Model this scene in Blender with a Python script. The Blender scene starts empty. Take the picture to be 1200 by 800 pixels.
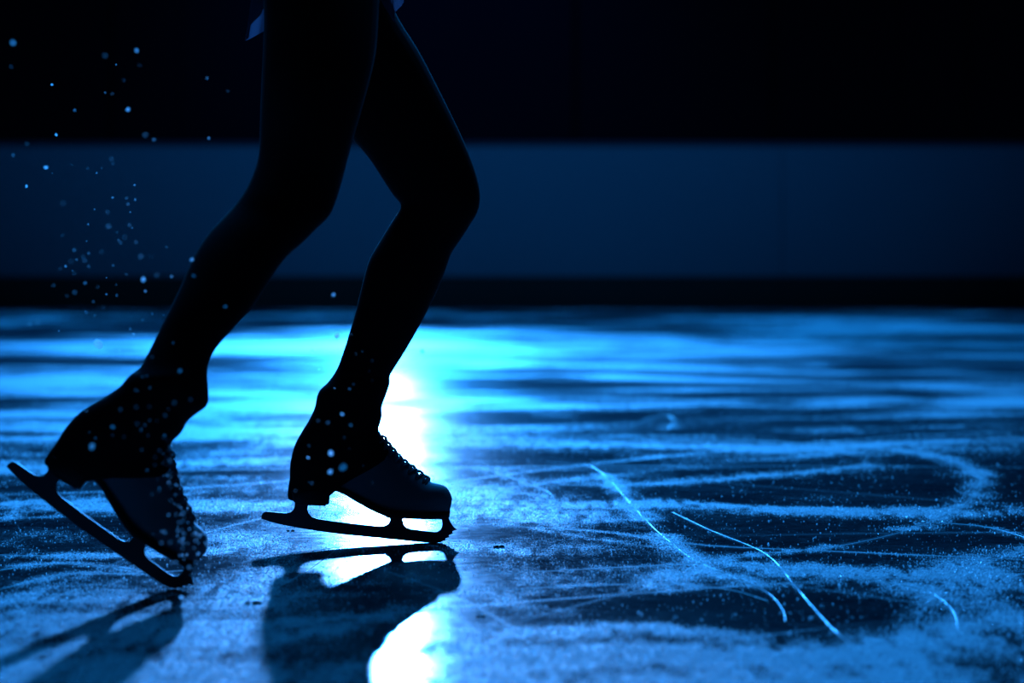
import bpy, bmesh, math, random
import numpy as np
from mathutils import Vector, Matrix, noise as mnoise

rnd = random.Random(7)
rs = np.random.RandomState(11)
SC = bpy.context.scene
COL = SC.collection

# ------------------------------------------------------------------ camera
F = 4032.0           # focal length in pixels of a 1200 px wide frame
H = 0.437            # lens height above the ice
TILT = math.atan(115.0 / F)
cd = bpy.data.cameras.new('camera')
cam = bpy.data.objects.new('camera', cd)
COL.objects.link(cam)
cd.sensor_width = 36.0
cd.lens = F / 1200.0 * 36.0
cd.clip_end = 200
cam.location = (0, 0, H)
cam.rotation_euler = (math.pi / 2 - TILT, 0, 0)
cd.dof.use_dof = True
cd.dof.focus_distance = 5.05
cd.dof.aperture_fstop = 5.2
SC.camera = cam

def ray(px, py):
    x = (px - 600) / F
    u = (400 - py) / F
    c, s = math.cos(TILT), math.sin(TILT)
    return x, c + u * s, -s + u * c

def P(px, py, Y):
    """point of the place at distance Y that the photograph shows at px, py"""
    x, y, z = ray(px, py)
    k = Y / y
    return Vector((x * k, Y, H + z * k))

def G(px, py):
    """point of the ice that the photograph shows at px, py"""
    x, y, z = ray(px, py)
    k = -H / z
    return Vector((x * k, y * k, 0))

# ------------------------------------------------------------------ materials
def mat(name, base, rough=0.5, spec=0.5, **kw):
    m = bpy.data.materials.new(name)
    m.use_nodes = True
    b = m.node_tree.nodes['Principled BSDF']
    b.inputs['Base Color'].default_value = (*base, 1)
    b.inputs['Roughness'].default_value = rough
    b.inputs['Specular IOR Level'].default_value = spec
    for k, v in kw.items():
        b.inputs[k.replace('_', ' ')].default_value = v
    return m

def bump(m, scale, strength, dist=0.002, kind='ShaderNodeTexNoise'):
    nt = m.node_tree
    t = nt.nodes.new(kind)
    t.inputs['Scale'].default_value = scale
    tc = nt.nodes.new('ShaderNodeTexCoord')
    nt.links.new(tc.outputs['Object'], t.inputs['Vector'])
    bn = nt.nodes.new('ShaderNodeBump')
    bn.inputs['Strength'].default_value = strength
    bn.inputs['Distance'].default_value = dist
    nt.links.new(t.outputs[0], bn.inputs['Height'])
    nt.links.new(bn.outputs[0], nt.nodes['Principled BSDF'].inputs['Normal'])
    return m

M_TIGHTS = bump(mat('black_tights', (.006, .006, .007), .8, .25, Sheen_Weight=.14, Sheen_Roughness=.3), 900, .3, .0005)
M_SKIN = bump(mat('skin', (.45, .28, .2), .5, .4), 300, .1, .0005)
M_LEATHER = bump(mat('boot_leather', (.25, .25, .27), .6, .3), 250, .15, .0006)
M_SOLE = bump(mat('boot_sole', (.02, .018, .016), .55, .4), 200, .2, .0006)
M_LACE = bump(mat('lace_cord', (.22, .22, .24), .8, .2), 1500, .4, .0004)
M_STEEL = bump(mat('blade_steel', (.1, .105, .115), .6, .3, Metallic=.7), 120, .12, .0004)
M_HAIR = bump(mat('hair', (.03, .02, .015), .5, .4), 250, .5, .002)
M_DRESS = bump(mat('dress_cloth', (.01, .012, .03), .7, .3), 500, .2, .0005)

def make_sheer():
    m = bpy.data.materials.new('sheer_skirt_cloth'); m.use_nodes = True
    nt = m.node_tree; nt.nodes.clear()
    out = nt.nodes.new('ShaderNodeOutputMaterial')
    tr = nt.nodes.new('ShaderNodeBsdfTranslucent'); tr.inputs[0].default_value = (.35, .4, .5, 1)
    df = nt.nodes.new('ShaderNodeBsdfDiffuse'); df.inputs[0].default_value = (.2, .22, .3, 1)
    mx = nt.nodes.new('ShaderNodeMixShader'); mx.inputs[0].default_value = .4
    nz = nt.nodes.new('ShaderNodeTexNoise'); nz.inputs['Scale'].default_value = 400
    bn = nt.nodes.new('ShaderNodeBump'); bn.inputs['Strength'].default_value = .2; bn.inputs['Distance'].default_value = .001
    nt.links.new(nz.outputs[0], bn.inputs['Height']); nt.links.new(bn.outputs[0], df.inputs['Normal'])
    nt.links.new(tr.outputs[0], mx.inputs[1]); nt.links.new(df.outputs[0], mx.inputs[2])
    nt.links.new(mx.outputs[0], out.inputs[0])
    return m
M_SHEER = make_sheer()

def make_crumb(name, tcol, gcol, fac=.3, rough=.25, clear=.35):
    """loose ice: lets light through and glints"""
    m = bpy.data.materials.new(name); m.use_nodes = True
    nt = m.node_tree; nt.nodes.clear()
    out = nt.nodes.new('ShaderNodeOutputMaterial')
    tr = nt.nodes.new('ShaderNodeBsdfTranslucent'); tr.inputs[0].default_value = (*tcol, 1)
    df = nt.nodes.new('ShaderNodeBsdfDiffuse'); df.inputs[0].default_value = (*tcol, 1)
    gl = nt.nodes.new('ShaderNodeBsdfGlossy'); gl.inputs[0].default_value = (*gcol, 1); gl.inputs['Roughness'].default_value = rough
    m1 = nt.nodes.new('ShaderNodeMixShader'); m1.inputs[0].default_value = .35
    m2 = nt.nodes.new('ShaderNodeMixShader'); m2.inputs[0].default_value = fac
    m3 = nt.nodes.new('ShaderNodeMixShader'); m3.inputs[0].default_value = clear; tp = nt.nodes.new('ShaderNodeBsdfTransparent')
    nt.links.new(tr.outputs[0], m1.inputs[1]); nt.links.new(df.outputs[0], m1.inputs[2])
    nt.links.new(m1.outputs[0], m2.inputs[1]); nt.links.new(gl.outputs[0], m2.inputs[2])
    nt.links.new(m2.outputs[0], m3.inputs[1]); nt.links.new(tp.outputs[0], m3.inputs[2]); nt.links.new(m3.outputs[0], out.inputs[0])
    return m
M_CRUMB = make_crumb('loose_ice', (.9, .9, .9), (.8, .8, .8), .2, .3, .15)
M_CHIP = make_crumb('flying_ice', (.95, .95, .95), (.9, .9, .9), .15, .3, .5)
M_RIDGE = make_crumb('scored_ice', (.9, .9, .9), (.8, .8, .8), .25, .4, 0)

# ------------------------------------------------------------------ object helpers
def link(name, me, m=None, parent=None):
    o = bpy.data.objects.new(name, me); COL.objects.link(o)
    if m is not None: me.materials.append(m)
    if parent is not None: o.parent = parent
    return o

def from_bm(name, bm, m=None, parent=None, smooth=True):
    me = bpy.data.meshes.new(name)
    bmesh.ops.recalc_face_normals(bm, faces=bm.faces[:])
    bm.to_mesh(me); bm.free()
    if smooth:
        for p in me.polygons: p.use_smooth = True
    return link(name, me, m, parent)

def tag(o, label=None, cat=None, group=None, kind=None):
    if label: o['label'] = label
    if cat: o['category'] = cat
    if group: o['group'] = group
    if kind: o['kind'] = kind
    return o

def ring_pts(a, b, w, n=28, e=2.2, side=None):
    """closed ring through a and b (opposite sides), half width w across them"""
    c = (a + b) / 2; u = (b - a) / 2
    v = (side or Vector((0, 1, 0))) * w
    out = []
    for i in range(n):
        t = 2 * math.pi * i / n
        ct, st = math.cos(t), math.sin(t)
        x = math.copysign(abs(ct) ** (2 / e), ct); y = math.copysign(abs(st) ** (2 / e), st)
        out.append(c + u * x + v * y)
    return out

def loft(bm, rings, caps=(True, True)):
    vs = [[bm.verts.new(p) for p in r] for r in rings]
    n = len(vs[0])
    for r0, r1 in zip(vs, vs[1:]):
        for i in range(n):
            bm.faces.new((r0[i], r0[(i + 1) % n], r1[(i + 1) % n], r1[i]))
    if caps[0]: bm.faces.new(vs[0][::-1])
    if caps[1]: bm.faces.new(vs[-1])
    return vs

def tube(bm, pts, rad, n=8):
    """round tube along points; rad a number or a list"""
    R = rad if isinstance(rad, (list, tuple)) else [rad] * len(pts)
    rings = []
    prev = None
    for i, p in enumerate(pts):
        d = (pts[min(i + 1, len(pts) - 1)] - pts[max(i - 1, 0)]).normalized()
        if prev is None:
            a = d.cross(Vector((0, 0, 1)))
            if a.length < .1: a = d.cross(Vector((0, 1, 0)))
        else:
            a = prev - d * prev.dot(d)
        a.normalize(); prev = a; b = d.cross(a)
        rings.append([p + (a * math.cos(2 * math.pi * k / n) + b * math.sin(2 * math.pi * k / n)) * R[i] for k in range(n)])
    loft(bm, rings)

def catmull(seq, sub):
    """smooth a list of tuples of numbers"""
    a = np.array(seq, float); out = []
    n = len(a)
    for i in range(n - 1):
        p0 = a[max(i - 1, 0)]; p1 = a[i]; p2 = a[i + 1]; p3 = a[min(i + 2, n - 1)]
        for k in range(sub):
            t = k / sub
            out.append(.5 * ((2 * p1) + (p2 - p0) * t + (2 * p0 - 5 * p1 + 4 * p2 - p3) * t * t + (3 * p1 - p0 - 3 * p2 + p3) * t ** 3))
    out.append(a[-1])
    return out

# ------------------------------------------------------------------ the rink
LX, LY, LZ = (450 - 600) / F * 24, 24, 2.3         # the spotlight beyond the far boards
YB = G(600, 362).y                                # face of the far boards

# --- ice: frost and blade marks laid down as a mask on a fine sheet
NC, NR = 1500, 640
UMAX = 0.27
us = np.linspace(-UMAX, UMAX, NC)
inv = np.linspace(1 / 2.1, 1 / YB, NR)
ys = 1 / inv
frost = np.zeros((NR, NC), np.float32)
groove = np.zeros((NR, NC), np.float32)

def splat(arr, pts, sig, amp, taper=True):
    """pts: Nx2 world points; a soft band about them"""
    if len(pts) < 2: return
    seg = np.sqrt(((pts[1:] - pts[:-1]) ** 2).sum(1)); s = np.concatenate([[0], np.cumsum(seg)])
    n = int(max(3, min(1200, s[-1] / (sig * .6))))
    t = np.linspace(0, s[-1], n)
    X = np.interp(t, s, pts[:, 0]); Y = np.interp(t, s, pts[:, 1])
    for i in range(n):
        x, y = X[i], Y[i]
        if y < 1.9 or y > YB + 1: continue
        sg = max(sig, 0.00036 * y)
        sgy = max(sig, .7 * y * y / (H * F))
        a = amp * (min(1, 6 * min(i, n - 1 - i) / n) if taper else 1)
        r = 2.6
        c0 = int(np.searchsorted(us, (x - r * sg) / y)); c1 = int(np.searchsorted(us, (x + r * sg) / y)) + 1
        i0 = int((1 / (y + r * sgy) - 1 / 2.1) / (1 / YB - 1 / 2.1) * (NR - 1)); i1 = int((1 / max(y - r * sgy, .5) - 1 / 2.1) / (1 / YB - 1 / 2.1) * (NR - 1))
        r0, r1 = min(i0, i1), max(i0, i1) + 2
        c0 = max(c0 - 1, 0); c1 = min(c1 + 1, NC); r0 = max(r0, 0); r1 = min(r1, NR)
        if c0 >= c1 or r0 >= r1: continue
        yy = ys[r0:r1, None]; xx = us[None, c0:c1] * yy
        g = a * np.exp(-.5 * (((xx - x) / sg) ** 2 + ((yy - y) / sgy) ** 2))
        np.maximum(arr[r0:r1, c0:c1], g, out=arr[r0:r1, c0:c1])

def world_line(pp, sub=14):
    q = [G(x, y) for x, y in pp]
    c = catmull([(v.x, v.y) for v in q], sub)
    return np.array(c)

# (points, powder half width m, powder amount, groove amount)
TRACKS = [
    ([(640, 541), (690, 546), (712, 560), (730, 580), (746, 598), (772, 624), (812, 655), (868, 680), (900, 695), (917, 714), (920, 728)], .02, .75, .9),
    ([(822, 655), (800, 672), (760, 688), (700, 703), (650, 717), (600, 730)], .03, .5, .5),
    ([(788, 600), (830, 620), (880, 640), (905, 655), (930, 685), (955, 714), (980, 741), (1004, 760)], .004, .3, 1.),
    ([(560, 673), (700, 666), (820, 659), (900, 648), (980, 640), (1060, 622), (1110, 602), (1140, 582), (1149, 565), (1140, 551), (1110, 538), (1070, 530), (1010, 524), (930, 519), (850, 515)], .027, .75, .9),
    ([(1015, 536), (1005, 546), (960, 552), (880, 558), (760, 567), (640, 568)], .05, .6, .5),
    ([(1015, 536), (990, 528), (900, 524), (760, 522), (600, 523)], .06, .45, .2),
    ([(540, 600), (680, 592), (800, 590), (900, 594), (1000, 601), (1100, 600), (1220, 596)], .085, .95, .3),
    ([(560, 615), (700, 622), (820, 638), (960, 645), (1210, 656)], .015, .45, .7),
    ([(820, 655), (900, 664), (960, 669), (1080, 673), (1220, 672)], .06, .85, .6),
    ([(1000, 676), (1060, 686), (1095, 697), (1116, 715), (1121, 735), (1108, 752)], .03, .7, .8),
    ([(560, 608), (680, 628), (760, 640), (840, 640)], .02, .4, .4),
    ([(600, 690), (760, 684), (850, 690), (900, 704)], .02, .45, .5),
    ([(1100, 612), (1160, 618), (1215, 634)], .02, .5, .8),
    ([(470, 440), (700, 440), (900, 447), (1050, 450), (1150, 457), (1182, 468), (1135, 480), (1050, 488), (900, 491), (750, 495), (560, 501)], .16, .85, .2),
    ([(1215, 440), (1100, 436), (950, 437), (800, 432), (640, 430)], .2, .6, .1),
    ([(540, 470), (700, 478), (820, 474), (930, 477), (1010, 470), (1000, 462), (940, 456), (800, 455)], .14, .7, .1),
    ([(560, 385), (760, 393), (900, 401), (945, 393), (958, 383), (930, 374), (800, 369)], .5, .95, .1),
    ([(940, 378), (1040, 380), (1105, 391)], .45, .9, 0),
    ([(560, 412), (700, 416), (860, 412), (1050, 411)], .35, .9, 0),
    ([(600, 404), (780, 406), (900, 412)], .25, .8, 0),
    ([(1080, 414), (1210, 418)], .2, .7, 0),
    ([(1215, 512), (1100, 517), (980, 524), (850, 530)], .08, .7, .2),
    ([(1215, 494), (1120, 499), (1000, 503), (930, 510)], .1, .6, .1),
    ([(560, 545), (600, 560), (640, 575), (650, 585)], .03, .5, .7),
    ([(740, 498), (775, 487), (790, 492), (780, 505)], .03, .6, .5),
    ([(0, 650), (90, 651), (180, 650), (300, 643)], .045, .9, .6),
    ([(0, 668), (60, 660), (130, 664), (190, 676)], .025, .7, .8),
    ([(0, 690), (80, 672), (150, 672), (220, 668)], .02, .6, .6),
    ([(-20, 584), (80, 590), (200, 594), (330, 590)], .09, .8, .3),
    ([(-20, 545), (100, 550), (240, 542), (340, 545)], .12, .8, .1),
    ([(-20, 505), (100, 500), (240, 508), (380, 500)], .18, .8, .1),
    ([(-20, 455), (60, 446), (160, 452), (300, 462), (380, 455)], .22, .9, 0),
    ([(-20, 412), (80, 405), (200, 403), (330, 408), (460, 398)], .45, .95, 0),
    ([(-20, 432), (100, 436), (260, 428)], .2, .5, 0),
    ([(330, 650), (430, 632), (405, 600), (392, 590), (368, 588)], .004, .2, .8),
    ([(300, 700), (355, 672), (400, 640)], .01, .2, .7),
]
# the thick frost along the near edge of the view
NEAR = [([(520, 790), (640, 775), (760, 765), (900, 770), (1020, 765), (1130, 745), (1215, 700)], .06, 1.0),
        ([(560, 740), (640, 742), (760, 735), (840, 745)], .05, .8), ([(1140, 640), (1160, 690), (1180, 730), (1190, 790)], .05, .7),
        ([(480, 815), (800, 810), (1215, 800)], .1, 1.0), ([(480, 850), (800, 850), (1300, 850)], .15, 1.0),
        ([(-40, 740), (80, 730), (200, 745), (330, 760)], .06, .7), ([(-40, 800), (150, 790), (330, 810)], .1, .8),
        ([(540, 690), (600, 700), (640, 712)], .05, .6), ([(230, 610), (300, 640), (290, 700), (250, 720)], .05, .6),
        ([(240, 480), (340, 470), (430, 470), (560, 455)], .3, .8), ([(470, 560), (540, 575), (620, 590), (640, 620)], .1, .75),
        ([(550, 640), (640, 645), (700, 640)], .05, .7), ([(250, 560), (330, 570), (420, 560)], .12, .6)]
ridge_lines = []
for pp, sg, am, gr in TRACKS:
    w = world_line(pp)
    splat(frost, w, sg, am)
    splat(frost, w, min(sg * .35, .008), am * .9)
    if gr > 0:
        splat(groove, w, .0015, gr * .3)
        if gr >= .5: ridge_lines.append((w, gr))
for pp, sg, am in NEAR:
    splat(frost, world_line(pp), sg, am)
frost_t = frost.copy()
# many more old arcs over the whole sheet
for k in range(150):
    y0 = math.exp(rnd.uniform(math.log(2.6), math.log(YB - .5)))
    x0 = rnd.uniform(-.3, .3) * y0
    r = math.exp(rnd.uniform(math.log(.5), math.log(7)))
    a0 = rnd.uniform(0, 2 * math.pi); span = min(rnd.uniform(.5, 2.6), 5 / r)
    aa = np.linspace(a0, a0 + span * (1 if rnd.random() < .5 else -1), 40)
    w = np.stack([x0 + r * (np.cos(aa) - math.cos(a0)), y0 + r * (np.sin(aa) - math.sin(a0))], 1)
    far = y0 > 7.5
    splat(frost, w, rnd.uniform(.015, .045) if not far else rnd.uniform(.05, .16), rnd.uniform(.15, .5) if not far else rnd.uniform(.2, .6))
    if rnd.random() < .6 and not far: splat(groove, w, .0016, rnd.uniform(.12, .4))

# patches of drifting powder (value noise in metres)
def vnoise(X, Y, scale, seed):
    r = np.random.RandomState(seed); T = r.rand(256, 256).astype(np.float32)
    x = X / scale + 57.3; y = Y / scale + 31.7
    xi = np.floor(x).astype(int); yi = np.floor(y).astype(int); fx = x - xi; fy = y - yi
    fx = fx * fx * (3 - 2 * fx); fy = fy * fy * (3 - 2 * fy)
    a = T[yi & 255, xi & 255]; b = T[yi & 255, (xi + 1) & 255]; c = T[(yi + 1) & 255, xi & 255]; d = T[(yi + 1) & 255, (xi + 1) & 255]
    return (a * (1 - fx) + b * fx) * (1 - fy) + (c * (1 - fx) + d * fx) * fy
YY = np.repeat(ys[:, None], NC, 1); XX = us[None, :] * YY
n1 = vnoise(XX + .3 * YY, YY, .55, 1) * .5 + vnoise(XX, YY + .2 * XX, .19, 2) * .3 + vnoise(XX, YY, .07, 3) * .2
n2 = vnoise(XX * .5, YY, .35, 4) * .6 + vnoise(XX * .6, YY, .12, 5) * .4
veil = np.clip((n1 - .36) * 1.9, 0, 1) * .34
leftish = 1 / (1 + np.exp((XX / YY * F + 40) / 120))      # more powder towards the left
veil += np.clip((n2 - .38) * 2.2, 0, 1) * .26 * leftish
veil += .5 * np.clip((3.98 - YY) / .4, 0, 1) * np.clip((XX / YY * F + 110) / 80, 0, 1) * np.clip((560 - XX / YY * F + 150 * (n1 - .5)) / 60, .25, 1) * (.2 + 1.6 * n1)
veil += .14 * np.clip((4.6 - YY) / .4, 0, 1) * np.clip((-180 - XX / YY * F) / 100, 0, 1) * (.5 + n1)
midfar = np.clip((YY - 6.0) / 4.0, 0, 1)
veil += np.clip((n2 - .4) * 2.6, 0, 1) * .22 * midfar
n3 = vnoise(XX, YY, .011, 8)
n4 = .5 * vnoise(XX, YY * .16, .012, 6) + .3 * vnoise(XX, YY * .2, .03, 9) + .2 * vnoise(XX, YY * .3, .09, 10)
# swept clear patches of black ice between the tracks
for px, py, rx, ry, am in [(70, 620, 120, 14, .9), (15, 578, 65, 9, .8), (950, 580, 165, 13, .95), (1060, 632, 115, 11, .9), (880, 712, 150, 24, .95), (700, 703, 95, 12, .7), (1080, 501, 85, 7, .9),
                           (975, 464, 120, 8, .9), (1080, 426, 120, 6, .9), (670, 641, 95, 7, .6), (820, 617, 130, 8, .8), (900, 544, 100, 4, .8), (840, 392, 60, 3, .6), (760, 550, 110, 5, .5), (120, 432, 90, 4, .5), (250, 660, 60, 9, .4), (860, 425, 60, 4, .5)]:
    c = G(px, py); wy = G(px, py - ry).y - c.y; wx = rx / F * c.y
    d = ((XX - c.x) / wx) ** 2 + ((YY - c.y) / wy) ** 2
    frost *= 1 - am * np.clip((1.15 - d) * 2.2 + (n1 - .5) * 1.2, 0, 1)
n5 = .6 * vnoise(XX * .22, YY, .33, 12) + .4 * vnoise(XX * .15, YY, .13, 13)
frost *= 1 - np.clip((YY - 6.5) / 3, 0, 1) * (1 - np.clip((n5 - .28) * 2.9, .34, 1.3))
frost = np.maximum(frost, frost_t * (.45 + .6 * n1) * np.clip((YY - 6.5) / 2, 0, 1) * .95)
near = 1 - np.clip((YY - 5.5) / 5, 0, 1)
frost = np.clip((frost * (.5 + .6 * n1) + veil) * (1 - near * .62 * (1 - np.clip(n4 * 2.6 - .55, 0, 1))), 0, 1.1)

# sheet as a fan-shaped grid, wide skirts at both sides
def grid_mesh(name, X, Y):
    nr, nc = X.shape
    me = bpy.data.meshes.new(name)
    co = np.stack([X, Y, np.zeros_like(X)], -1).reshape(-1, 3).astype(np.float32)
    me.vertices.add(len(co)); me.vertices.foreach_set('co', co.ravel())
    idx = np.arange(nr * nc).reshape(nr, nc)
    q = np.stack([idx[:-1, :-1], idx[:-1, 1:], idx[1:, 1:], idx[1:, :-1]], -1).reshape(-1, 4)
    me.loops.add(q.size); me.loops.foreach_set('vertex_index', q.ravel().astype(np.int32))
    me.polygons.add(len(q)); me.polygons.foreach_set('loop_start', (np.arange(len(q)) * 4).astype(np.int32))
    me.polygons.foreach_set('loop_total', np.full(len(q), 4, np.int32))
    me.update(calc_edges=True); me.validate()
    return me
side = np.concatenate([-np.linspace(18, 0.5, 24)[:, None] * np.ones((1, NR)) + (-UMAX * ys)[None, :]], 0).T
Xall = np.concatenate([side, XX, -side[:, ::-1]], 1)
Yall = np.repeat(ys[:, None], Xall.shape[1], 1)
padl = np.repeat(frost[:, :1], 24, 1) * 0 + .35
Fall = np.concatenate([padl, frost, padl], 1); Gall = np.concatenate([padl * 0, groove, padl * 0], 1)
# rows behind the camera
bk = np.array([-4, -2, 0, 1.2])[:, None]
Xall = np.concatenate([np.repeat(Xall[:1], 4, 0), Xall], 0); Yall = np.concatenate([np.repeat(bk, Xall.shape[1], 1), Yall], 0)
Fall = np.concatenate([np.full((4, Xall.shape[1]), .35), Fall], 0); Gall = np.concatenate([np.zeros((4, Xall.shape[1])), Gall], 0)
me = grid_mesh('floor', Xall, Yall)
for nm, A in (('frost', Fall), ('groove', Gall)):
    at = me.attributes.new(nm, 'FLOAT', 'POINT'); at.data.foreach_set('value', A.astype(np.float32).ravel())

def make_ice():
    m = bpy.data.materials.new('rink_ice'); m.use_nodes = True
    nt = m.node_tree; nt.nodes.clear(); N = nt.nodes.new; L = nt.links.new
    def math_(op, a, b=None, c=None, clamp=False):
        n = N('ShaderNodeMath'); n.operation = op; n.use_clamp = clamp
        for i, v in enumerate((a, b, c)):
            if v is None: continue
            if isinstance(v, (int, float)): n.inputs[i].default_value = v
            else: L(v, n.inputs[i])
        return n.outputs[0]
    def attr(nm):
        a = N('ShaderNodeAttribute'); a.attribute_name = nm; return a.outputs['Fac']
    tc = N('ShaderNodeTexCoord')
    def noise(scale, detail=3, rough=.6, vec=None):
        n = N('ShaderNodeTexNoise'); n.inputs['Scale'].default_value = scale; n.inputs['Detail'].default_value = detail; n.inputs['Roughness'].default_value = rough
        L(vec or tc.outputs['Object'], n.inputs['Vector']); return n.outputs[0]
    fr, gr = attr('frost'), attr('groove')
    mp = N('ShaderNodeMapping'); mp.inputs['Scale'].default_value = (1, .15, 1); L(tc.outputs['Object'], mp.inputs['Vector'])
    fine = noise(330, 3, .7, mp.outputs[0]); mid = noise(38, 4, .65); big = noise(3.5, 3, .6)
    # grains of powder: more of them where the frost is thick
    g = math_('ADD', math_('MULTIPLY', math_('SUBTRACT', fine, .5), 2.6), math_('MULTIPLY', math_('SUBTRACT', mid, .5), 1.2))
    f = math_('ADD', math_('MULTIPLY', fr, 1.3), math_('MULTIPLY', g, 1.1))
    f = math_('MULTIPLY', math_('SUBTRACT', f, .22), 1.25, clamp=True)
    f = math_('MULTIPLY', f, math_('MULTIPLY', fr, 1.6, clamp=True), clamp=True)
    f = math_('ADD', f, math_('MULTIPLY', gr, .9), clamp=True)
    # clear ice
    ice = N('ShaderNodeBsdfPrincipled')
    ice.inputs['Base Color'].default_value = (.012, .02, .035, 1); ice.inputs['IOR'].default_value = 1.31
    rr = math_('ADD', math_('MULTIPLY', big, .10), math_('MULTIPLY', mid, .10)); L(math_('ADD', math_('MULTIPLY', rr, .85), .015), ice.inputs['Roughness'])
    # frost
    fz = N('ShaderNodeBsdfPrincipled')
    fz.inputs['Base Color'].default_value = (.34, .37, .4, 1); fz.inputs['Specular IOR Level'].default_value = .13; fz.inputs['Roughness'].default_value = .6; fz.inputs['IOR'].default_value = 1.31
    b1 = N('ShaderNodeBump'); b1.inputs['Strength'].default_value = .25; b1.inputs['Distance'].default_value = .0012
    hh = math_('ADD', math_('MULTIPLY', mid, .8), math_('MULTIPLY', noise(7, 3, .6), 2.2)); L(hh, b1.inputs['Height']); L(b1.outputs[0], ice.inputs['Normal'])
    b2 = N('ShaderNodeBump'); b2.inputs['Strength'].default_value = .6; b2.inputs['Distance'].default_value = .0015
    L(math_('ADD', fine, math_('MULTIPLY', f, .6)), b2.inputs['Height']); L(b2.outputs[0], fz.inputs['Normal'])
    mx = N('ShaderNodeMixShader'); L(f, mx.inputs[0]); L(ice.outputs[0], mx.inputs[1]); L(fz.outputs[0], mx.inputs[2])
    out = N('ShaderNodeOutputMaterial'); L(mx.outputs[0], out.inputs[0])
    return m
floor = link('floor', me, make_ice()); tag(floor, 'scratched rink ice dusted with frost', kind='structure')

# --- raised edges of the freshest grooves
bm = bmesh.new()
for w, gr in ridge_lines:
    pts = [Vector((x, y, 0)) for x, y in w]
    rows = []
    for i, p in enumerate(pts):
        d = (pts[min(i + 1, len(pts) - 1)] - pts[max(i - 1, 0)]).normalized(); s = Vector((-d.y, d.x, 0))
        wd = .0004 * gr * (.7 + .8 * mnoise.noise(p * 9)) + .0003
        hh = .0007 * gr * (.3 + 1.5 * max(0, mnoise.noise(p * 4.5) + .12) + .4 * mnoise.noise(p * 31)) + .0002       # a thin burr thrown up by the blade
        rows.append([bm.verts.new(p - s * wd + Vector((0, 0, -.0003))), bm.verts.new(p + Vector((0, 0, hh * .6))), bm.verts.new(p + s * wd * .7 + Vector((0, 0, hh)))])
    for a, b in zip(rows, rows[1:]):
        bm.faces.new((a[0], a[1], b[1], b[0])); bm.faces.new((a[1], a[2], b[2], b[1]))
o = from_bm('skate_mark', bm, M_RIDGE, smooth=False)
tag(o, 'fine pale raised edges of blade marks curving over the ice', 'skate marks', kind='stuff')

# --- loose powder lying on the ice
def crumbs(name, n, smin, smax, ymax, power, seed, m, label):
    r = np.random.RandomState(seed)
    # draw cells with a chance that follows frost and the area a cell covers in metres
    area = (YY ** 3); wgt = (np.clip(frost - .12, 0, 1) ** power + .009) * area / (1 + (YY / 5.0) ** 4) * (YY < ymax) * (np.abs(XX / YY) < .19)
    p = (wgt / wgt.sum()).ravel(); cs = np.cumsum(p)
    ii = np.clip(np.searchsorted(cs, r.rand(n)), 0, len(p) - 1); ri, ci = ii // NC, ii % NC
    y = ys[ri] * (1 + (r.rand(n) - .5) * .004); x = (us[ci] + (r.rand(n) - .5) * (us[1] - us[0])) * y
    s = smin + (smax - smin) * r.rand(n) ** 2.2
    base = np.array([[.8, .1, -.1], [.15, .5, .8], [-.9, -.1, .1], [-.1, -.4, .1], [.35, -.1, 1.3]], np.float32)   # a bent flake
    tri = np.array([[0, 1, 3], [1, 2, 3], [0, 4, 1]], np.int32)
    a = r.rand(n) * 6.283; ca, sa = np.cos(a), np.sin(a)
    jit = base[None] * (.7 + .6 * r.rand(n, 5, 1)) * s[:, None, None]
    co = np.empty((n, 5, 3), np.float32)
    co[:, :, 0] = jit[:, :, 0] * ca[:, None] - jit[:, :, 1] * sa[:, None] + x[:, None]
    co[:, :, 1] = jit[:, :, 0] * sa[:, None] + jit[:, :, 1] * ca[:, None] + y[:, None]
    co[:, :, 2] = jit[:, :, 2] * .8
    t = (tri[None] + (np.arange(n) * 5)[:, None, None]).reshape(-1, 3)
    me = bpy.data.meshes.new(name)
    me.vertices.add(n * 5); me.vertices.foreach_set('co', co.ravel())
    me.loops.add(t.size); me.loops.foreach_set('vertex_index', t.ravel().astype(np.int32))
    me.polygons.add(len(t)); me.polygons.foreach_set('loop_start', (np.arange(len(t)) * 3).astype(np.int32)); me.polygons.foreach_set('loop_total', np.full(len(t), 3, np.int32))
    me.update(calc_edges=True)
    o = link(name, me, m); tag(o, label, 'ice shavings', kind='stuff')
crumbs('ice_powder', 290000, .0005, .0018, 11, 1.5, 3, M_CRUMB, 'fine frosty powder scraped up along the skate tracks')
crumbs('ice_shavings', 20000, .0009, .003, 8, 1.2, 5, M_CRUMB, 'coarser loose ice shavings lying on the rink ice')

# --- far boards and the hall behind
def box(bm, x0, x1, y0, y1, z0, z1, bev=0):
    r = bmesh.ops.create_cube(bm, size=1)
    for v in r['verts']:
        v.co = Vector(((x0 + x1) / 2 + v.co.x * (x1 - x0), (y0 + y1) / 2 + v.co.y * (y1 - y0), (z0 + z1) / 2 + v.co.z * (z1 - z0)))
    if bev:
        es = list({e for v in r['verts'] for e in v.link_edges})
        bmesh.ops.bevel(bm, geom=es, offset=bev, segments=2, affect='EDGES')
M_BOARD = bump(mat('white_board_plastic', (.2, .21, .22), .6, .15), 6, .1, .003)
M_KICK = bump(mat('kick_strip_plastic', (.035, .03, .02), .6, .2), 6, .1, .003)
M_WALL = bump(mat('dark_hall_wall', (.018, .018, .022), .95, .02), 3, .2, .01)
M_RAIL = bump(mat('board_cap', (.06, .06, .07), .6, .2), 5, .1, .003)
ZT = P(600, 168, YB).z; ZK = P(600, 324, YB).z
seam0 = P(917, 200, YB).x
bm = bmesh.new(); 
k0 = -9
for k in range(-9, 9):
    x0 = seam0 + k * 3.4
    box(bm, x0 + .004, x0 + 3.396, YB, YB + .02, ZK, ZT - .02, .003)
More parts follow.
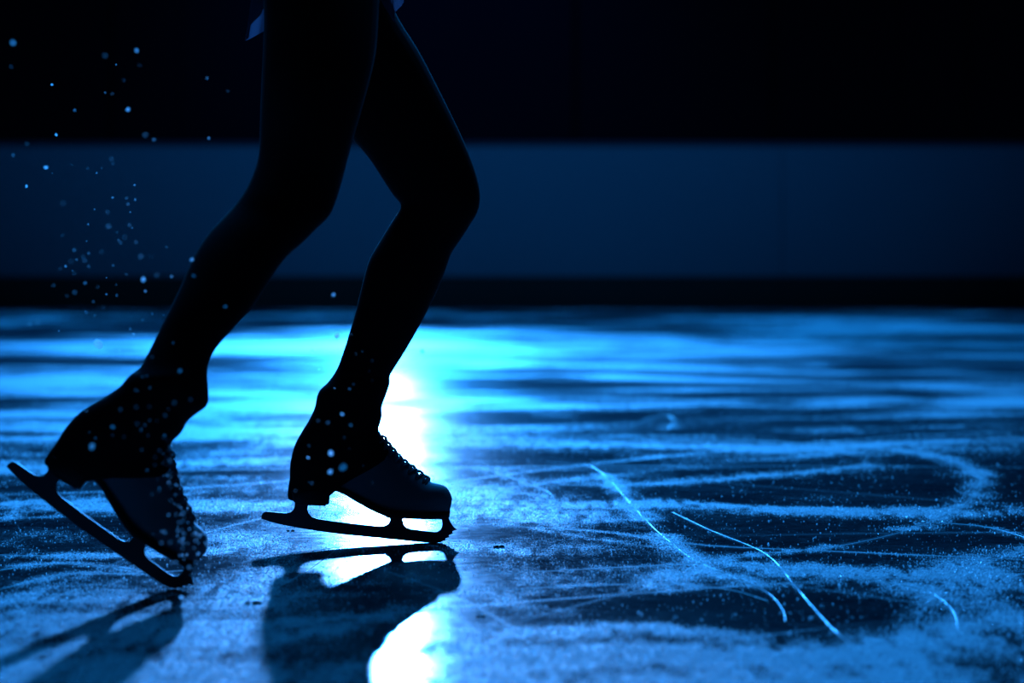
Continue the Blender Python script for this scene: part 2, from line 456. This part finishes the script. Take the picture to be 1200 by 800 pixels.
box(bm, seam0 - 31, seam0 + 31, YB + .02, YB + .12, 0, ZT - .02)
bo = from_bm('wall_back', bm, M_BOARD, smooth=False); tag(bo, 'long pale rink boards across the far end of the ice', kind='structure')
bm = bmesh.new(); box(bm, seam0 - 31, seam0 + 31, YB - .012, YB + .02, -.01, ZK, .004)
tag(from_bm('baseboard_back', bm, M_KICK, smooth=False), 'dark kick strip along the foot of the boards', kind='structure')
bm = bmesh.new(); box(bm, seam0 - 31, seam0 + 31, YB - .01, YB + .14, ZT - .02, ZT + .01, .006)
tag(from_bm('trim_1', bm, M_RAIL, smooth=False), 'dark cap along the top of the boards', kind='structure')
YW = YB + 14
bm = bmesh.new()
box(bm, -45, 45, YW, YW + .3, -.2, 14)
for k in range(-16, 17):                       # pilasters of the hall wall
    box(bm, k * 2.1 - .35 + .3, k * 2.1 + .35 + .3, YW - .12, YW, -.2, 14)
tag(from_bm('wall_hall', bm, M_WALL, smooth=False), 'dark hall wall far behind the boards', kind='structure')
bm = bmesh.new(); box(bm, -45, 45, YB + .14, YW, -.25, -.05)
tag(from_bm('floor_hall', bm, M_WALL, smooth=False), 'dark floor behind the boards', kind='structure')

# ------------------------------------------------------------------ the skater
YF = G(508, 635.6).y                           # distance of the gliding foot
person = bpy.data.objects.new('person', None); COL.objects.link(person)
person.location = (G(508, 636).x, YF, 0)
tag(person, 'figure skater in black tights pushing off the toe of the left-hand skate', 'person')
PW = person.matrix_world.copy(); PI = Matrix.Translation(-person.location)
def own(o, parent=person):                      # meshes are made in place, then hung on the skater
    o.data.transform(PI) if parent is person else None
    return o
def part(name, bm, m, parent=None, smooth=True):
    bmesh.ops.transform(bm, matrix=PI, verts=bm.verts[:])
    return from_bm(name, bm, m, parent or person, smooth)

ROT = math.radians(29); SCL = 1.13
def T(p):                                       # gliding skate outline -> pushing skate outline
    x, y = p[0] - 308, p[1] - 604
    c, s = math.cos(ROT), math.sin(ROT)
    return (11.5 + SCL * (x * c - y * s), 544 + SCL * (x * s + y * c))
BLADE = [(306.3, 607.5), (306.8, 603.5), (308.5, 600.5), (312, 599), (324, 600), (336, 601), (341, 599.6), (344.3, 596.5), (345.6, 592), (345, 586),
         (364, 586), (362.5, 589.5), (360.6, 593), (360.2, 597), (361.4, 601), (365, 605), (371, 607.4), (385, 609.6), (402, 611.8), (425, 614.6), (440, 616), (446, 616.5), (451, 615.8),
         (455, 613), (456.8, 609), (456.6, 604), (456, 600), (473.5, 600), (473, 604.5), (472, 609), (473, 614), (476, 617.8), (481, 619.6), (496, 621.6), (508, 622.9), (513, 622.6), (516.8, 620), (518.3, 615.5), (518.2, 610.5), (516.5, 606), (515, 600),
         (524, 600), (525.5, 606), (527.6, 611), (531, 616.4), (535.3, 620.3), (529.7, 622.6), (531, 625), (525.8, 626.8), (526.6, 629.3), (522, 630.4), (522, 632.8), (518.5, 633.6), (516, 635.2),
         (508, 635.7), (500, 635.3), (490, 634.6), (475, 633.3), (450, 630.9), (425, 628.4), (400, 625.6), (375, 622.2), (350, 618.2), (330, 614.4), (318, 611.3)]
LOWR = max((T(p) for p in BLADE), key=lambda q: q[1])
YR = G(*LOWR).y                                # distance of the pushing foot
print('YF', YF, 'YR', YR, 'LOWR', LOWR)

def make_skate(tr, Y, mmk, label):
    """boot, sole, heel, blade and laces; tr maps outline points, mmk scales the widths"""
    Q = lambda p: P(*tr(p), Y)
    # upper
    st = [((454.5, 449), (378, 459), 34), ((450, 465), (374, 477), 33), ((444.5, 487), (362, 500), 32), ((441.5, 502), (350, 524), 31), ((449, 516), (345, 553), 29), ((455.5, 524), (346, 573), 28),
          ((462.5, 531.5), (368, 577), 30), ((470, 539), (392, 572), 31), ((478, 546), (408, 578), 32), ((486, 552), (424, 586), 34), ((495, 558), (443, 596), 37), ((504, 564), (466, 601), 40), ((514, 566.5), (490, 602), 41),
          ((522, 570), (510, 602), 36), ((527.5, 577), (522, 601), 27), ((530, 585), (527, 599), 15)]
    st = catmull([(a[0], a[1], b[0], b[1], w) for a, b, w in st], 3)
    bm = bmesh.new()
    loft(bm, [ring_pts(Q((s[0], s[1])), Q((s[2], s[3])), s[4] * .001 * mmk, e=2.35) for s in st])
    boot = part('ice_skate', bm, M_LEATHER); boot['label'] = label
    def sub(name, bm, m, smooth=True, lab=None):
        bmesh.ops.transform(bm, matrix=PI, verts=bm.verts[:]); o = from_bm(name, bm, m, boot, smooth)
        if lab: o['label'] = lab
        return o
    # sole
    st = [((346, 573), (345, 580), 18), ((356, 572), (356, 579), 26), ((372, 571), (372, 578), 28), ((388, 566), (387, 573), 27), ((404, 571), (403, 578), 25), ((422, 580), (420, 588), 27), ((440, 589.5), (438, 597.5), 33), ((456, 596), (455, 604), 38), ((475, 598), (475, 605.6), 42),
          ((500, 598.5), (500, 606.6), 41.5), ((516, 598.5), (516, 606.6), 34), ((524, 598), (523.5, 606.4), 25), ((527.6, 597.5), (526.8, 605.5), 13)]
    st = catmull([(a[0], a[1], b[0], b[1], w) for a, b, w in st], 3)
    bm = bmesh.new(); loft(bm, [ring_pts(Q((s[0], s[1])), Q((s[2], s[3])), s[4] * .001 * mmk, e=5) for s in st]); sub('sole', bm, M_SOLE)
    # heel block
    st = [((341.5, 572), (344.5, 587), 16), ((346, 571), (347.5, 588.4), 24), ((358, 570), (358, 589.5), 29), ((372, 570), (372, 590), 29.5), ((381, 569), (380, 590.2), 27), ((386.5, 569), (385, 590.4), 24)]
    bm = bmesh.new(); loft(bm, [ring_pts(Q(a), Q(b), w * .001 * mmk, e=5) for a, b, w in st]); sub('heel', bm, M_SOLE)
    # blade with its posts and toe pick, and the two plates screwed under the boot
    bm = bmesh.new()
    vs = [bm.verts.new(Q(p) + Vector((0, -.002, 0))) for p in BLADE]; f = bm.faces.new(vs)
    r = bmesh.ops.extrude_face_region(bm, geom=[f]); bmesh.ops.translate(bm, vec=(0, .004, 0), verts=[g for g in r['geom'] if isinstance(g, bmesh.types.BMVert)])
    bmesh.ops.triangulate(bm, faces=[f for f in bm.faces if len(f.verts) > 4])
    for a, b, w0, w1 in (((347, 588), (382, 589.5), 14, 20), ((452, 603.5), (524, 605.5), 24, 18)):
        loft(bm, [ring_pts(Q((a[0], a[1])), Q((a[0], a[1] + 2.2)), w0 * .001, e=4), ring_pts(Q(((a[0] + b[0]) / 2, (a[1] + b[1]) / 2)), Q(((a[0] + b[0]) / 2, (a[1] + b[1]) / 2 + 2.2)), .026, e=4), ring_pts(Q(b), Q((b[0], b[1] + 2.2)), w1 * .001, e=4)])
    sub('blade', bm, M_STEEL, False, 'steel figure blade with a jagged toe pick')
    # laces zigzagging down the instep
    bm = bmesh.new()
    fr = [(449, 513.5), (454.5, 520.5), (460.5, 527.5), (467, 535), (474.5, 542), (483, 548.5), (491.5, 554.5), (499.5, 560.5)]
    for i in range(len(fr)):
        x, y = fr[i]; w = .014 + .001 * i
        for s in (-1, 1):
            if i + 1 < len(fr): x2, y2 = fr[i + 1]
            else: x2, y2 = x + 3, y + 2
            pts = []
            for k in range(7):
                t = k / 6; c = Q((x + (x2 - x) * t, y + (y2 - y) * t)); tt = (t - .5) * 2 * s
                n = (Q((x + 6, y - 7)) - Q((x, y))).normalized()
                pts.append(c + Vector((0, 1, 0)) * w * 1.2 * tt + n * (.0022 - .010 * tt * tt))
            tube(bm, pts, .0017, 6)
        # the bow of cord standing proud at the eyelet
        c = Q((x + 1, y - 1)); n = (Q((x + 6, y - 7)) - Q((x, y))).normalized(); d = (Q((x + 7, y + 6)) - Q((x, y))).normalized()
        pts = [c + d * .0048 * math.cos(a) + n * (-.0012 + .0026 * max(0, math.sin(a))) + Vector((0, .006 * math.sin(a * 2 + i), 0)) for a in [math.pi * q / 8 for q in range(9)]]
        tube(bm, pts, .0021, 6)
    sub('laces', bm, M_LACE)
    # tongue edge under the laces
    bm = bmesh.new()
    loft(bm, [ring_pts(Q((x - 1 + .5, y - 1.5)), Q((x - 5, y + 6)), .012, n=12, e=3) for x, y in [(445, 506)] + fr[:-1]])
    sub('tongue', bm, M_LEATHER)
    return boot
make_skate(lambda p: p, YF, 1.0, 'skate of the gliding foot, flat on the ice')
make_skate(T, YR, .97, 'skate of the pushing foot, tipped onto its toe')

# leg outlines: (left, right, half depth mm, distance)
def lerp(a, b, t): return a + (b - a) * t
BOOTST = [((458.5, 535), (400, 568), 34), ((458, 529), (388, 575), 34), ((457, 525), (382, 584), 34), ((456, 521), (346, 587), 34.5), ((453.5, 517), (336.8, 582.5), 34.5), ((450, 513), (339.3, 560), 36),
          ((445.5, 508), (340, 543), 38), ((443.7, 502), (345, 522), 39), ((446.5, 494), (354, 505), 40), ((448, 486), (361.5, 493), 40.5), ((447.2, 477), (369, 477), 41), ((452, 464), (371, 466), 42), ((457.3, 449), (374.5, 457), 42.5)]
FARLEG = [((456.5, 441), (384, 448), 39), ((463, 430), (395, 432), 38.5), ((475, 411), (403, 410), 41), ((487, 390), (410, 388), 44), ((499, 368), (416, 368), 48), ((510, 346), (421.5, 345), 52), ((519, 325), (427, 323), 54), ((525, 308), (432, 306), 54), ((529.5, 296), (438, 294), 53), ((541, 279), (446, 281), 51),
          ((551, 263), (457, 263), 50), ((559.5, 249), (466, 249), 51), ((563, 230), (470, 240), 54), ((560, 210), (461, 229), 56), ((553, 188), (449, 211), 60), ((540, 157), (432, 185), 66), ((526, 128), (415, 166), 72), ((508, 92), (394, 140), 77), ((490, 58), (375, 108), 82),
          ((467.5, 22), (350, 62), 86), ((455, -8), (335, 20), 88), ((448, -50), (322, -15), 88)]
NEARLEG = [((243, 441), (155, 441), 40), ((244, 428), (165, 429), 39), ((250, 413), (176, 409), 40), ((261, 398), (186, 388), 43), ((276, 382), (198, 364), 47), ((294, 362), (210, 339), 51), ((310, 339), (221, 314), 54), ((323, 318), (233, 290), 55), ((337, 300), (246, 271), 54), ((354, 285), (260, 256), 53), ((372, 267), (275, 240), 53),
           ((386, 253), (288, 222), 55), ((394, 235), (297, 203), 57), ((401, 212), (303, 182), 61), ((411, 174), (304.5, 152), 67), ((423, 132), (305.5, 120), 73), ((434, 92), (307, 84), 78), ((441, 58), (308.5, 48), 83), ((444, 18), (309, 8), 87), ((446, -40), (303, -50), 88)]
def leg_rings(boot_tr, legst, Yfoot, Yhip, k=1.0, boots=True, wk=1.0):
    seq = []
    if boots:
        for a, b, w in BOOTST: seq.append((*boot_tr(a), *boot_tr(b), w * 1.0, Yfoot))
    y0 = legst[0][0][1]; y1 = legst[-1][0][1]
    for a, b, w in legst:
        t = (y0 - a[1]) / (y0 - y1)
        seq.append((*a, *b, w, lerp(Yfoot, Yhip, t)))
    out = []
    for s in catmull(seq, 3):
        A = P(s[0], s[1], s[5]); B = P(s[2], s[3], s[5]); c = (A + B) / 2
        out.append(ring_pts(c + (A - c) * k, c + (B - c) * k, s[4] * .001 * k * wk, e=2.15))
    return out
YH = YF - .10                                   # middle of the hips
YHF, YHN = YH + .085, YH - .095
def torso_rings(k=1.0):
    st = [(-4, 318, 446, 90), (-40, 305, 452, 165), (-80, 303, 448, 172), (-130, 314, 440, 158), (-185, 334, 437, 128), (-225, 345, 440, 124), (-290, 350, 462, 142), (-350, 358, 480, 160), (-400, 372, 482, 178), (-430, 388, 474, 150), (-452, 405, 462, 80), (-475, 416, 460, 52), (-510, 424, 466, 50)]
    out = []
    for y, l, r, w in catmull(st, 3):
        a, b = P(l, y, YH), P(r, y + 6, YH); c = (a + b) / 2
        out.append(ring_pts(c + (a - c) * k, c + (b - c) * k, w * .001 * k, e=2.2))
    return out

def remeshed(bm, voxel):
    bmesh.ops.recalc_face_normals(bm, faces=bm.faces[:])
    me = bpy.data.meshes.new('tmp'); bm.to_mesh(me); bm.free()
    o = bpy.data.objects.new('tmp', me); COL.objects.link(o)
    md = o.modifiers.new('r', 'REMESH'); md.mode = 'VOXEL'; md.voxel_size = voxel; md.adaptivity = 0
    sm = o.modifiers.new('s', 'SMOOTH'); sm.factor = .5; sm.iterations = 3
    dg = bpy.context.evaluated_depsgraph_get(); ev = o.evaluated_get(dg)
    res = bpy.data.meshes.new_from_object(ev)
    bpy.data.objects.remove(o); bpy.data.meshes.remove(me)
    res.transform(PI)
    for p in res.polygons: p.use_smooth = True
    return res

# body: legs, trunk, arms with hands, neck and head as one surface
bm = bmesh.new()
loft(bm, leg_rings(None, FARLEG, YF, YHF, .93, False)); loft(bm, leg_rings(None, NEARLEG, YR, YHN, .93, False))
loft(bm, torso_rings(.97))
for tr, Y in ((lambda p: p, YF), (T, YR)):      # ankles and feet inside the boots
    st = [((450, 440), (385, 452), 30), ((445, 470), (375, 480), 28), ((440, 500), (352, 520), 27), ((447, 520), (350, 560), 25), ((458, 535), (370, 570), 24), ((485, 556), (425, 582), 27), ((510, 572), (480, 595), 30), ((522, 582), (512, 595), 20)]
    loft(bm, [ring_pts(P(*tr(a), Y), P(*tr(b), Y), w * .001) for a, b, w in st])
hc = P(452, -572, YH)
def ell(bm, c, r, rot=None, seg=24):
    q = bmesh.ops.create_uvsphere(bm, u_segments=seg, v_segments=seg // 2, radius=1)
    for v in q['verts']:
        p = Vector((v.co.x * r[0], v.co.y * r[1], v.co.z * r[2]))
        if rot: p = rot @ p
        v.co = c + p
ell(bm, hc + Vector((-.008, 0, .028)), (.096, .076, .092)); ell(bm, hc + Vector((.02, 0, -.035)), (.07, .058, .078))
loft(bm, [ring_pts(hc + Vector((.078, 0, .012)), hc + Vector((.05, 0, .012)), .009, 10), ring_pts(hc + Vector((.112, 0, -.024)), hc + Vector((.07, 0, -.02)), .015, 10), ring_pts(hc + Vector((.09, 0, -.034)), hc + Vector((.06, 0, -.034)), .012, 10)])   # nose
ell(bm, hc + Vector((.083, 0, -.058)), (.012, .024, .006)); ell(bm, hc + Vector((.082, 0, -.070)), (.012, .02, .006)); ell(bm, hc + Vector((.074, 0, -.098)), (.018, .022, .016))
for s in (-1, 1):
    ell(bm, hc + Vector((.074, s * .031, .004)), (.014, .015, .010)); ell(bm, hc + Vector((-.006, s * .075, -.012)), (.018, .008, .030))
sh = P(430, -408, YH)
for s, el, wr in ((-1, Vector((-.20, -.36, -.10)), Vector((-.38, -.55, -.13))), (1, Vector((.22, .34, -.12)), Vector((.44, .46, -.10)))):
    s0 = Vector((sh.x, YH + s * .15, sh.z)); e0 = sh + Vector((el.x, el.y - .0, el.z)); w0 = sh + wr
    e0.y = YH + el.y; w0.y = YH + wr.y
    tube(bm, [s0 - (e0 - s0) * .1, s0, lerp(s0, e0, .35), lerp(s0, e0, .8), e0, lerp(e0, w0, .25), lerp(e0, w0, .7), w0, w0 + (w0 - e0) * .12], [.045, .050, .045, .038, .036, .037, .028, .024, .022], 14)
    d = (w0 - e0).normalized(); a = d.cross(Vector((0, 0, 1))).normalized(); up = a.cross(d).normalized()
    pc = w0 + d * .02
    loft(bm, [ring_pts(pc + d * t - a * ww, pc + d * t + a * ww, .013, 14, 2.6, up) for t, ww in ((-.02, .024), (.01, .030), (.045, .039), (.075, .038))])
    for q, (off, ln) in enumerate(((-.029, .068), (-.0095, .076), (.010, .071), (.0285, .056))):
        b = pc + d * .066 + a * off; dr = (d + a * off * 2.2).normalized()
        tube(bm, [b, b + dr * ln * .4 - up * .003, b + dr * ln * .72 - up * .009, b + dr * ln - up * .018], [.0085, .008, .0075, .006], 8)
    b = pc + d * .012 - a * .026; dr = (d * .75 - a * .65).normalized()
    tube(bm, [b, b + dr * .03, b + dr * .055 + d * .006 - up * .004], [.011, .0095, .0075], 8)
bme = remeshed(bm, .0045)
link('body', bme, M_SKIN, person)

# tights pulled down over the boots
bm = bmesh.new()
loft(bm, leg_rings(lambda p: p, FARLEG, YF, YHF)); loft(bm, leg_rings(T, NEARLEG, YR, YHN))
loft(bm, torso_rings(1.0)[:13])
tme = remeshed(bm, .0032)
o = link('tights', tme, M_TIGHTS, person)

# dress bodice and short sheer skirt
bm = bmesh.new(); loft(bm, torso_rings(1.03)[9:31], (False, False)); part('dress_bodice', bm, M_DRESS)
bm = bmesh.new()
n = 120; rows = []
for j in range(9):
    t = j / 8; row = []
    for i in range(n):
        a = 2 * math.pi * i / n; ca, sa = math.cos(a), math.sin(a)
        fold = math.sin(a * 11 + .6) * .5 + math.sin(a * 17 + 2) * .35 + math.sin(a * 5) * .3
        # hem hangs lowest behind (left) and over the lifted thigh (right)
        hem = -12 + 57 * max(0, -ca) ** 1.6 + 42 * math.exp(-(((a - 5.93 + math.pi) % (2 * math.pi) - math.pi) / .33) ** 2) + 2.5 * fold
        y = lerp(-190, hem, t)
        c = lerp(388, 379, t); rx = lerp(53, 91, t ** .7) + fold * 5 * t; ry = lerp(.132, .19, t ** .7) + fold * .012 * t
        row.append(bm.verts.new(P(c + rx * ca, y, YH) + Vector((0, sa * ry, 0))))
    rows.append(row)
for r0, r1 in zip(rows, rows[1:]):
    for i in range(n): bm.faces.new((r0[i], r0[(i + 1) % n], r1[(i + 1) % n], r1[i]))
sk = part('skirt', bm, M_SHEER); sk['label'] = 'thin sheer skirt with a wavy hem'
md = sk.modifiers.new('thick', 'SOLIDIFY'); md.thickness = .0008
# hair in a bun
bm = bmesh.new()
ell(bm, hc + Vector((-.02, 0, .035)), (.098, .082, .092)); ell(bm, hc + Vector((-.115, 0, .05)), (.036, .042, .040))
hm = remeshed(bm, .005); link('hair', hm, M_HAIR, person)

# ------------------------------------------------------------------ ice thrown into the air
def chip_mesh(seed, k):
    r = random.Random(seed); bm = bmesh.new()
    bmesh.ops.create_icosphere(bm, subdivisions=1, radius=1)
    sx, sy, sz = 1, .6 + .5 * r.random(), .8 + .9 * r.random()
    for v in bm.verts:
        q = .75 + .5 * r.random(); v.co = Vector((v.co.x * sx * q, v.co.y * sy * q, v.co.z * sz * q)) * k
    me = bpy.data.meshes.new('ice_chip'); bm.to_mesh(me); bm.free(); me.materials.append(M_CHIP)
    return me
CH = [chip_mesh(50 + i, 1.0) for i in range(5)]
M_FLAKE = make_crumb('bright_flake', (.95, .95, .95), (.9, .9, .9), .1, .3, 0)
def flake_mesh(seed):
    r = random.Random(seed); bm = bmesh.new(); c = bm.verts.new((0, -.25, 0)); ring = []
    for i in range(9):
        a = 2 * math.pi * i / 9; q = r.uniform(.8, 1.15); ring.append(bm.verts.new((q * math.cos(a) * .85, .1 * r.random(), q * math.sin(a) * 1.1)))
    for i in range(9): bm.faces.new((c, ring[i], ring[(i + 1) % 9]))
    me = bpy.data.meshes.new('ice_flake'); bm.to_mesh(me); bm.free(); me.materials.append(M_FLAKE); return me
FL = [flake_mesh(90 + i) for i in range(4)]
def chip(px, py, Y, size, label, group=None, name='ice_chip'):
    o = bpy.data.objects.new(name, CH[rnd.randrange(5)] if group else FL[rnd.randrange(4)]); COL.objects.link(o)
    o.location = P(px, py, Y); o.scale = (size * (1.15 if group else 1.1),) * 3; o.rotation_euler = (rnd.uniform(0, 6), rnd.uniform(0, 6), rnd.uniform(0, 6)) if group else (rnd.uniform(-.3, .3), rnd.uniform(0, 6), rnd.uniform(-.3, .3))
    tag(o, label, 'ice chip', group)
    return o
# the few that can be told from the rest
for px, py, Y, s, lab in [
    (115, 403, 4.35, .0058, 'largest bright flake of ice in the air left of the pushing shin'),
    (66, 158, 4.6, .0017, 'sharp bright ice chip high at the left, just above the top of the boards'),
    (54, 196, 4.3, .0022, 'bright long ice chip at the left just below the top of the boards'),
    (31, 218, 4.6, .0018, 'bright ice chip nearest the left edge in front of the pale boards'),
    (150, 128, 4.05, .0019, 'round blue ice drop highest of the bright ones, against the dark hall'),
    (61, 99, 4.6, .0015, 'small sharp ice chip against the dark hall at upper left'),
    (160, 59, 3.9, .0016, 'soft dim round ice drop near the top left'),
    (15, 50, 3.6, .0017, 'dim blurred ice flake in the top left corner'),
    (388, 531, 3.95, .0028, 'upper bright oval ice drop in front of the gliding boot heel'),
    (402, 547, 3.95, .0042, 'right-hand bright oval ice drop in front of the gliding boot'),
    (387, 553, 3.95, .0025, 'lower bright oval ice drop in front of the gliding boot heel'),
    (361, 536, 4.1, .0013, 'small blue ice drop nearest the back of the gliding boot'),
    (401, 485, 4.0, .0015, 'blue ice drop in front of the gliding ankle'),
    (411, 498, 4.0, .0014, 'dimmer ice drop in front of the gliding ankle, just below a brighter one'),
    (108, 523, 3.75, .0030, 'largest bright ice fleck in front of the pushing boot heel'),
    (132, 500, 3.9, .0021, 'tall bright ice fleck in front of the pushing ankle'),
    (211, 434, 3.85, .0020, 'round blue drop in front of the top of the pushing boot'),
    (225, 304, 4.0, .0018, 'blue drop on the outline of the pushing calf, the upper one'),
    (227, 323, 3.95, .0016, 'blue ring-like drop before the pushing calf, below a brighter one'),
    (264, 359, 4.0, .0016, 'blue drop in front of the middle of the pushing shin'),
    (395, 393, 3.9, .0030, 'pale round drop between the two shins above the glare on the ice'),
    (391, 345, 4.0, .0016, 'blue drop in the dark gap between the two shins'),
    (495, 412, 3.8, .0022, 'soft pale drop just right of the gliding shin over the glare'),
    (168, 327, 3.9, .0022, 'round soft drop left of the pushing shin, near the kick strip'),
    (213, 700, 3.9, .0022, 'bright drop just under the toe pick of the pushing skate'),
    (82, 708, 3.7, .0022, 'white glinting drop low at the left over the ice'),
    ]:
    chip(px, py, Y, s, lab)
GA, LA = 'chips of ice in the air behind the skater', 'tiny blue lit ice chip in the spray rising behind the pushing leg'
for k in range(85):
    t = rnd.random()
    px = rnd.gauss(118, 38) if t < .75 else rnd.uniform(0, 300); py = (rnd.gauss(315, 42) if t < .55 else rnd.uniform(60, 395))
    if px > 205 and py > 200: px -= 110
    chip(max(2, px), py, rnd.uniform(3.6, 4.7), rnd.uniform(.0005, .0013), LA, GA)
GB, LB = 'spray of ice in front of the pushing boot', 'tiny blue ice drop in the spray in front of the pushing boot'
for k in range(150):
    if rnd.random() < .72:
        t = rnd.betavariate(2.6, 1.4); cx, cy = lerp(190, 228, t), lerp(500, 655, t); sx, sy = 16, 16
    else: cx, cy, sx, sy = 175, 480, 38, 42
    px, py = rnd.gauss(cx, sx), rnd.gauss(cy, sy)
    if px > 246: px = 492 - px
    chip(px, py, rnd.uniform(3.65, 4.15), rnd.uniform(.0006, .0014), LB, GB)
GC, LC = 'drops in front of the gliding leg', 'faint tiny ice drop in front of the gliding boot or shin'
for k in range(26):
    chip(rnd.uniform(345, 440), rnd.uniform(380, 585), rnd.uniform(3.8, 4.4), rnd.uniform(.0004, .0010), LC, GC)

# lumps lying on the ice
def lump(px, py, s, label, seed):
    bm = bmesh.new(); r = random.Random(seed)
    for k in range(7):
        q = bmesh.ops.create_icosphere(bm, subdivisions=2, radius=1)
        c = Vector((r.gauss(0, .9), r.gauss(0, .5), .25)) * s; rr = s * r.uniform(.35, .7)
        for v in q['verts']:
            v.co = c + v.co * rr * (1 + .35 * mnoise.noise(v.co * 2.3 + Vector((k, seed, 0)))); v.co.z = max(v.co.z * .8, -.0005)
    o = from_bm('ice_lump', bm, M_LUMP); o.location = G(px, py)
    tag(o, label, 'ice lump'); return o
M_LUMP = bump(mat('packed_wet_ice', (.03, .04, .05), .4, .4), 300, .5, .001)
lump(583, 641, .0045, 'dark crumb of ice lying just right of the gliding toe pick', 1)
lump(339, 622, .003, 'small dark crumb under the tail of the gliding blade', 2)
lump(297, 707, .005, 'dark blurred lump at the left of the mirrored heel', 3)
lump(500, 694, .0035, 'dark crumb in the bright glare below the mirrored toe', 4)
lump(563, 722, .003, 'small dark crumb right of the glare near the bottom', 5)

# ------------------------------------------------------------------ light
def spot(name, loc, target, energy, color, size, angle, blend=.6):
    l = bpy.data.lights.new(name, 'SPOT'); l.energy = energy; l.color = color; l.shadow_soft_size = size; l.spot_size = math.radians(angle); l.spot_blend = blend
    o = bpy.data.objects.new(name, l); COL.objects.link(o); o.location = loc
    o.rotation_euler = (Vector(target) - Vector(loc)).to_track_quat('-Z', 'Y').to_euler()
    return o
BLUE = (.024, .295, 1.0)
spot('stage_spot', (LX, LY, LZ), (-.4, 4.0, .9), 29500, BLUE, .13, 36, 1.0)
fo = spot('added_glare_spot', (LX, LY, LZ), ((450 - 600) / F * 4.5, 4.5, .1), 2000, (.9, .95, 1), .13, 9, 1.0)  # extra lamp added beside the stage spot, only to whiten the glare
fo.scale = (.3, 1, 1)
fl = bpy.data.lights.new('far_wash', 'AREA'); fl.shape = 'RECTANGLE'; fl.size = 8; fl.size_y = 1.5; fl.energy = 620; fl.color = (.01, .3, 1); fl.spread = math.radians(100)
fb = bpy.data.objects.new('far_wash', fl); COL.objects.link(fb); fb.location = (-.5, YB + .5, 7)
fb.rotation_euler = (Vector((-.5, 16.5, 0)) - Vector(fb.location)).to_track_quat('-Z', 'Y').to_euler()
al = bpy.data.lights.new('ceiling_wash', 'AREA'); al.shape = 'RECTANGLE'; al.size = 8; al.size_y = 10; al.energy = 560; al.color = (.008, .3, 1)
ao = bpy.data.objects.new('ceiling_wash', al); COL.objects.link(ao); ao.location = (0, 14, 8.5)
ao.rotation_euler = (Vector((0, 5, 0)) - Vector(ao.location)).to_track_quat('-Z', 'Y').to_euler()
spot('board_wash', (-.3, YB - 6, 6), (-.3, YB, 3.6), 1150, (.008, .20, .75), .4, 74, 1.0)
spot('hall_wash', (-1.2, YW - 4, 6), (-.9, YW, 3), 260, (.01, .1, .75), .4, 80, 1.0)
w = bpy.data.worlds.new('world'); SC.world = w; w.use_nodes = True
w.node_tree.nodes['Background'].inputs[0].default_value = (.01, .12, .6, 1); w.node_tree.nodes['Background'].inputs[1].default_value = .004

SC.view_settings.view_transform = 'Standard'; SC.view_settings.look = 'None'
SC.view_settings.exposure = 0; SC.view_settings.gamma = 1; SC.view_settings.use_curve_mapping = False
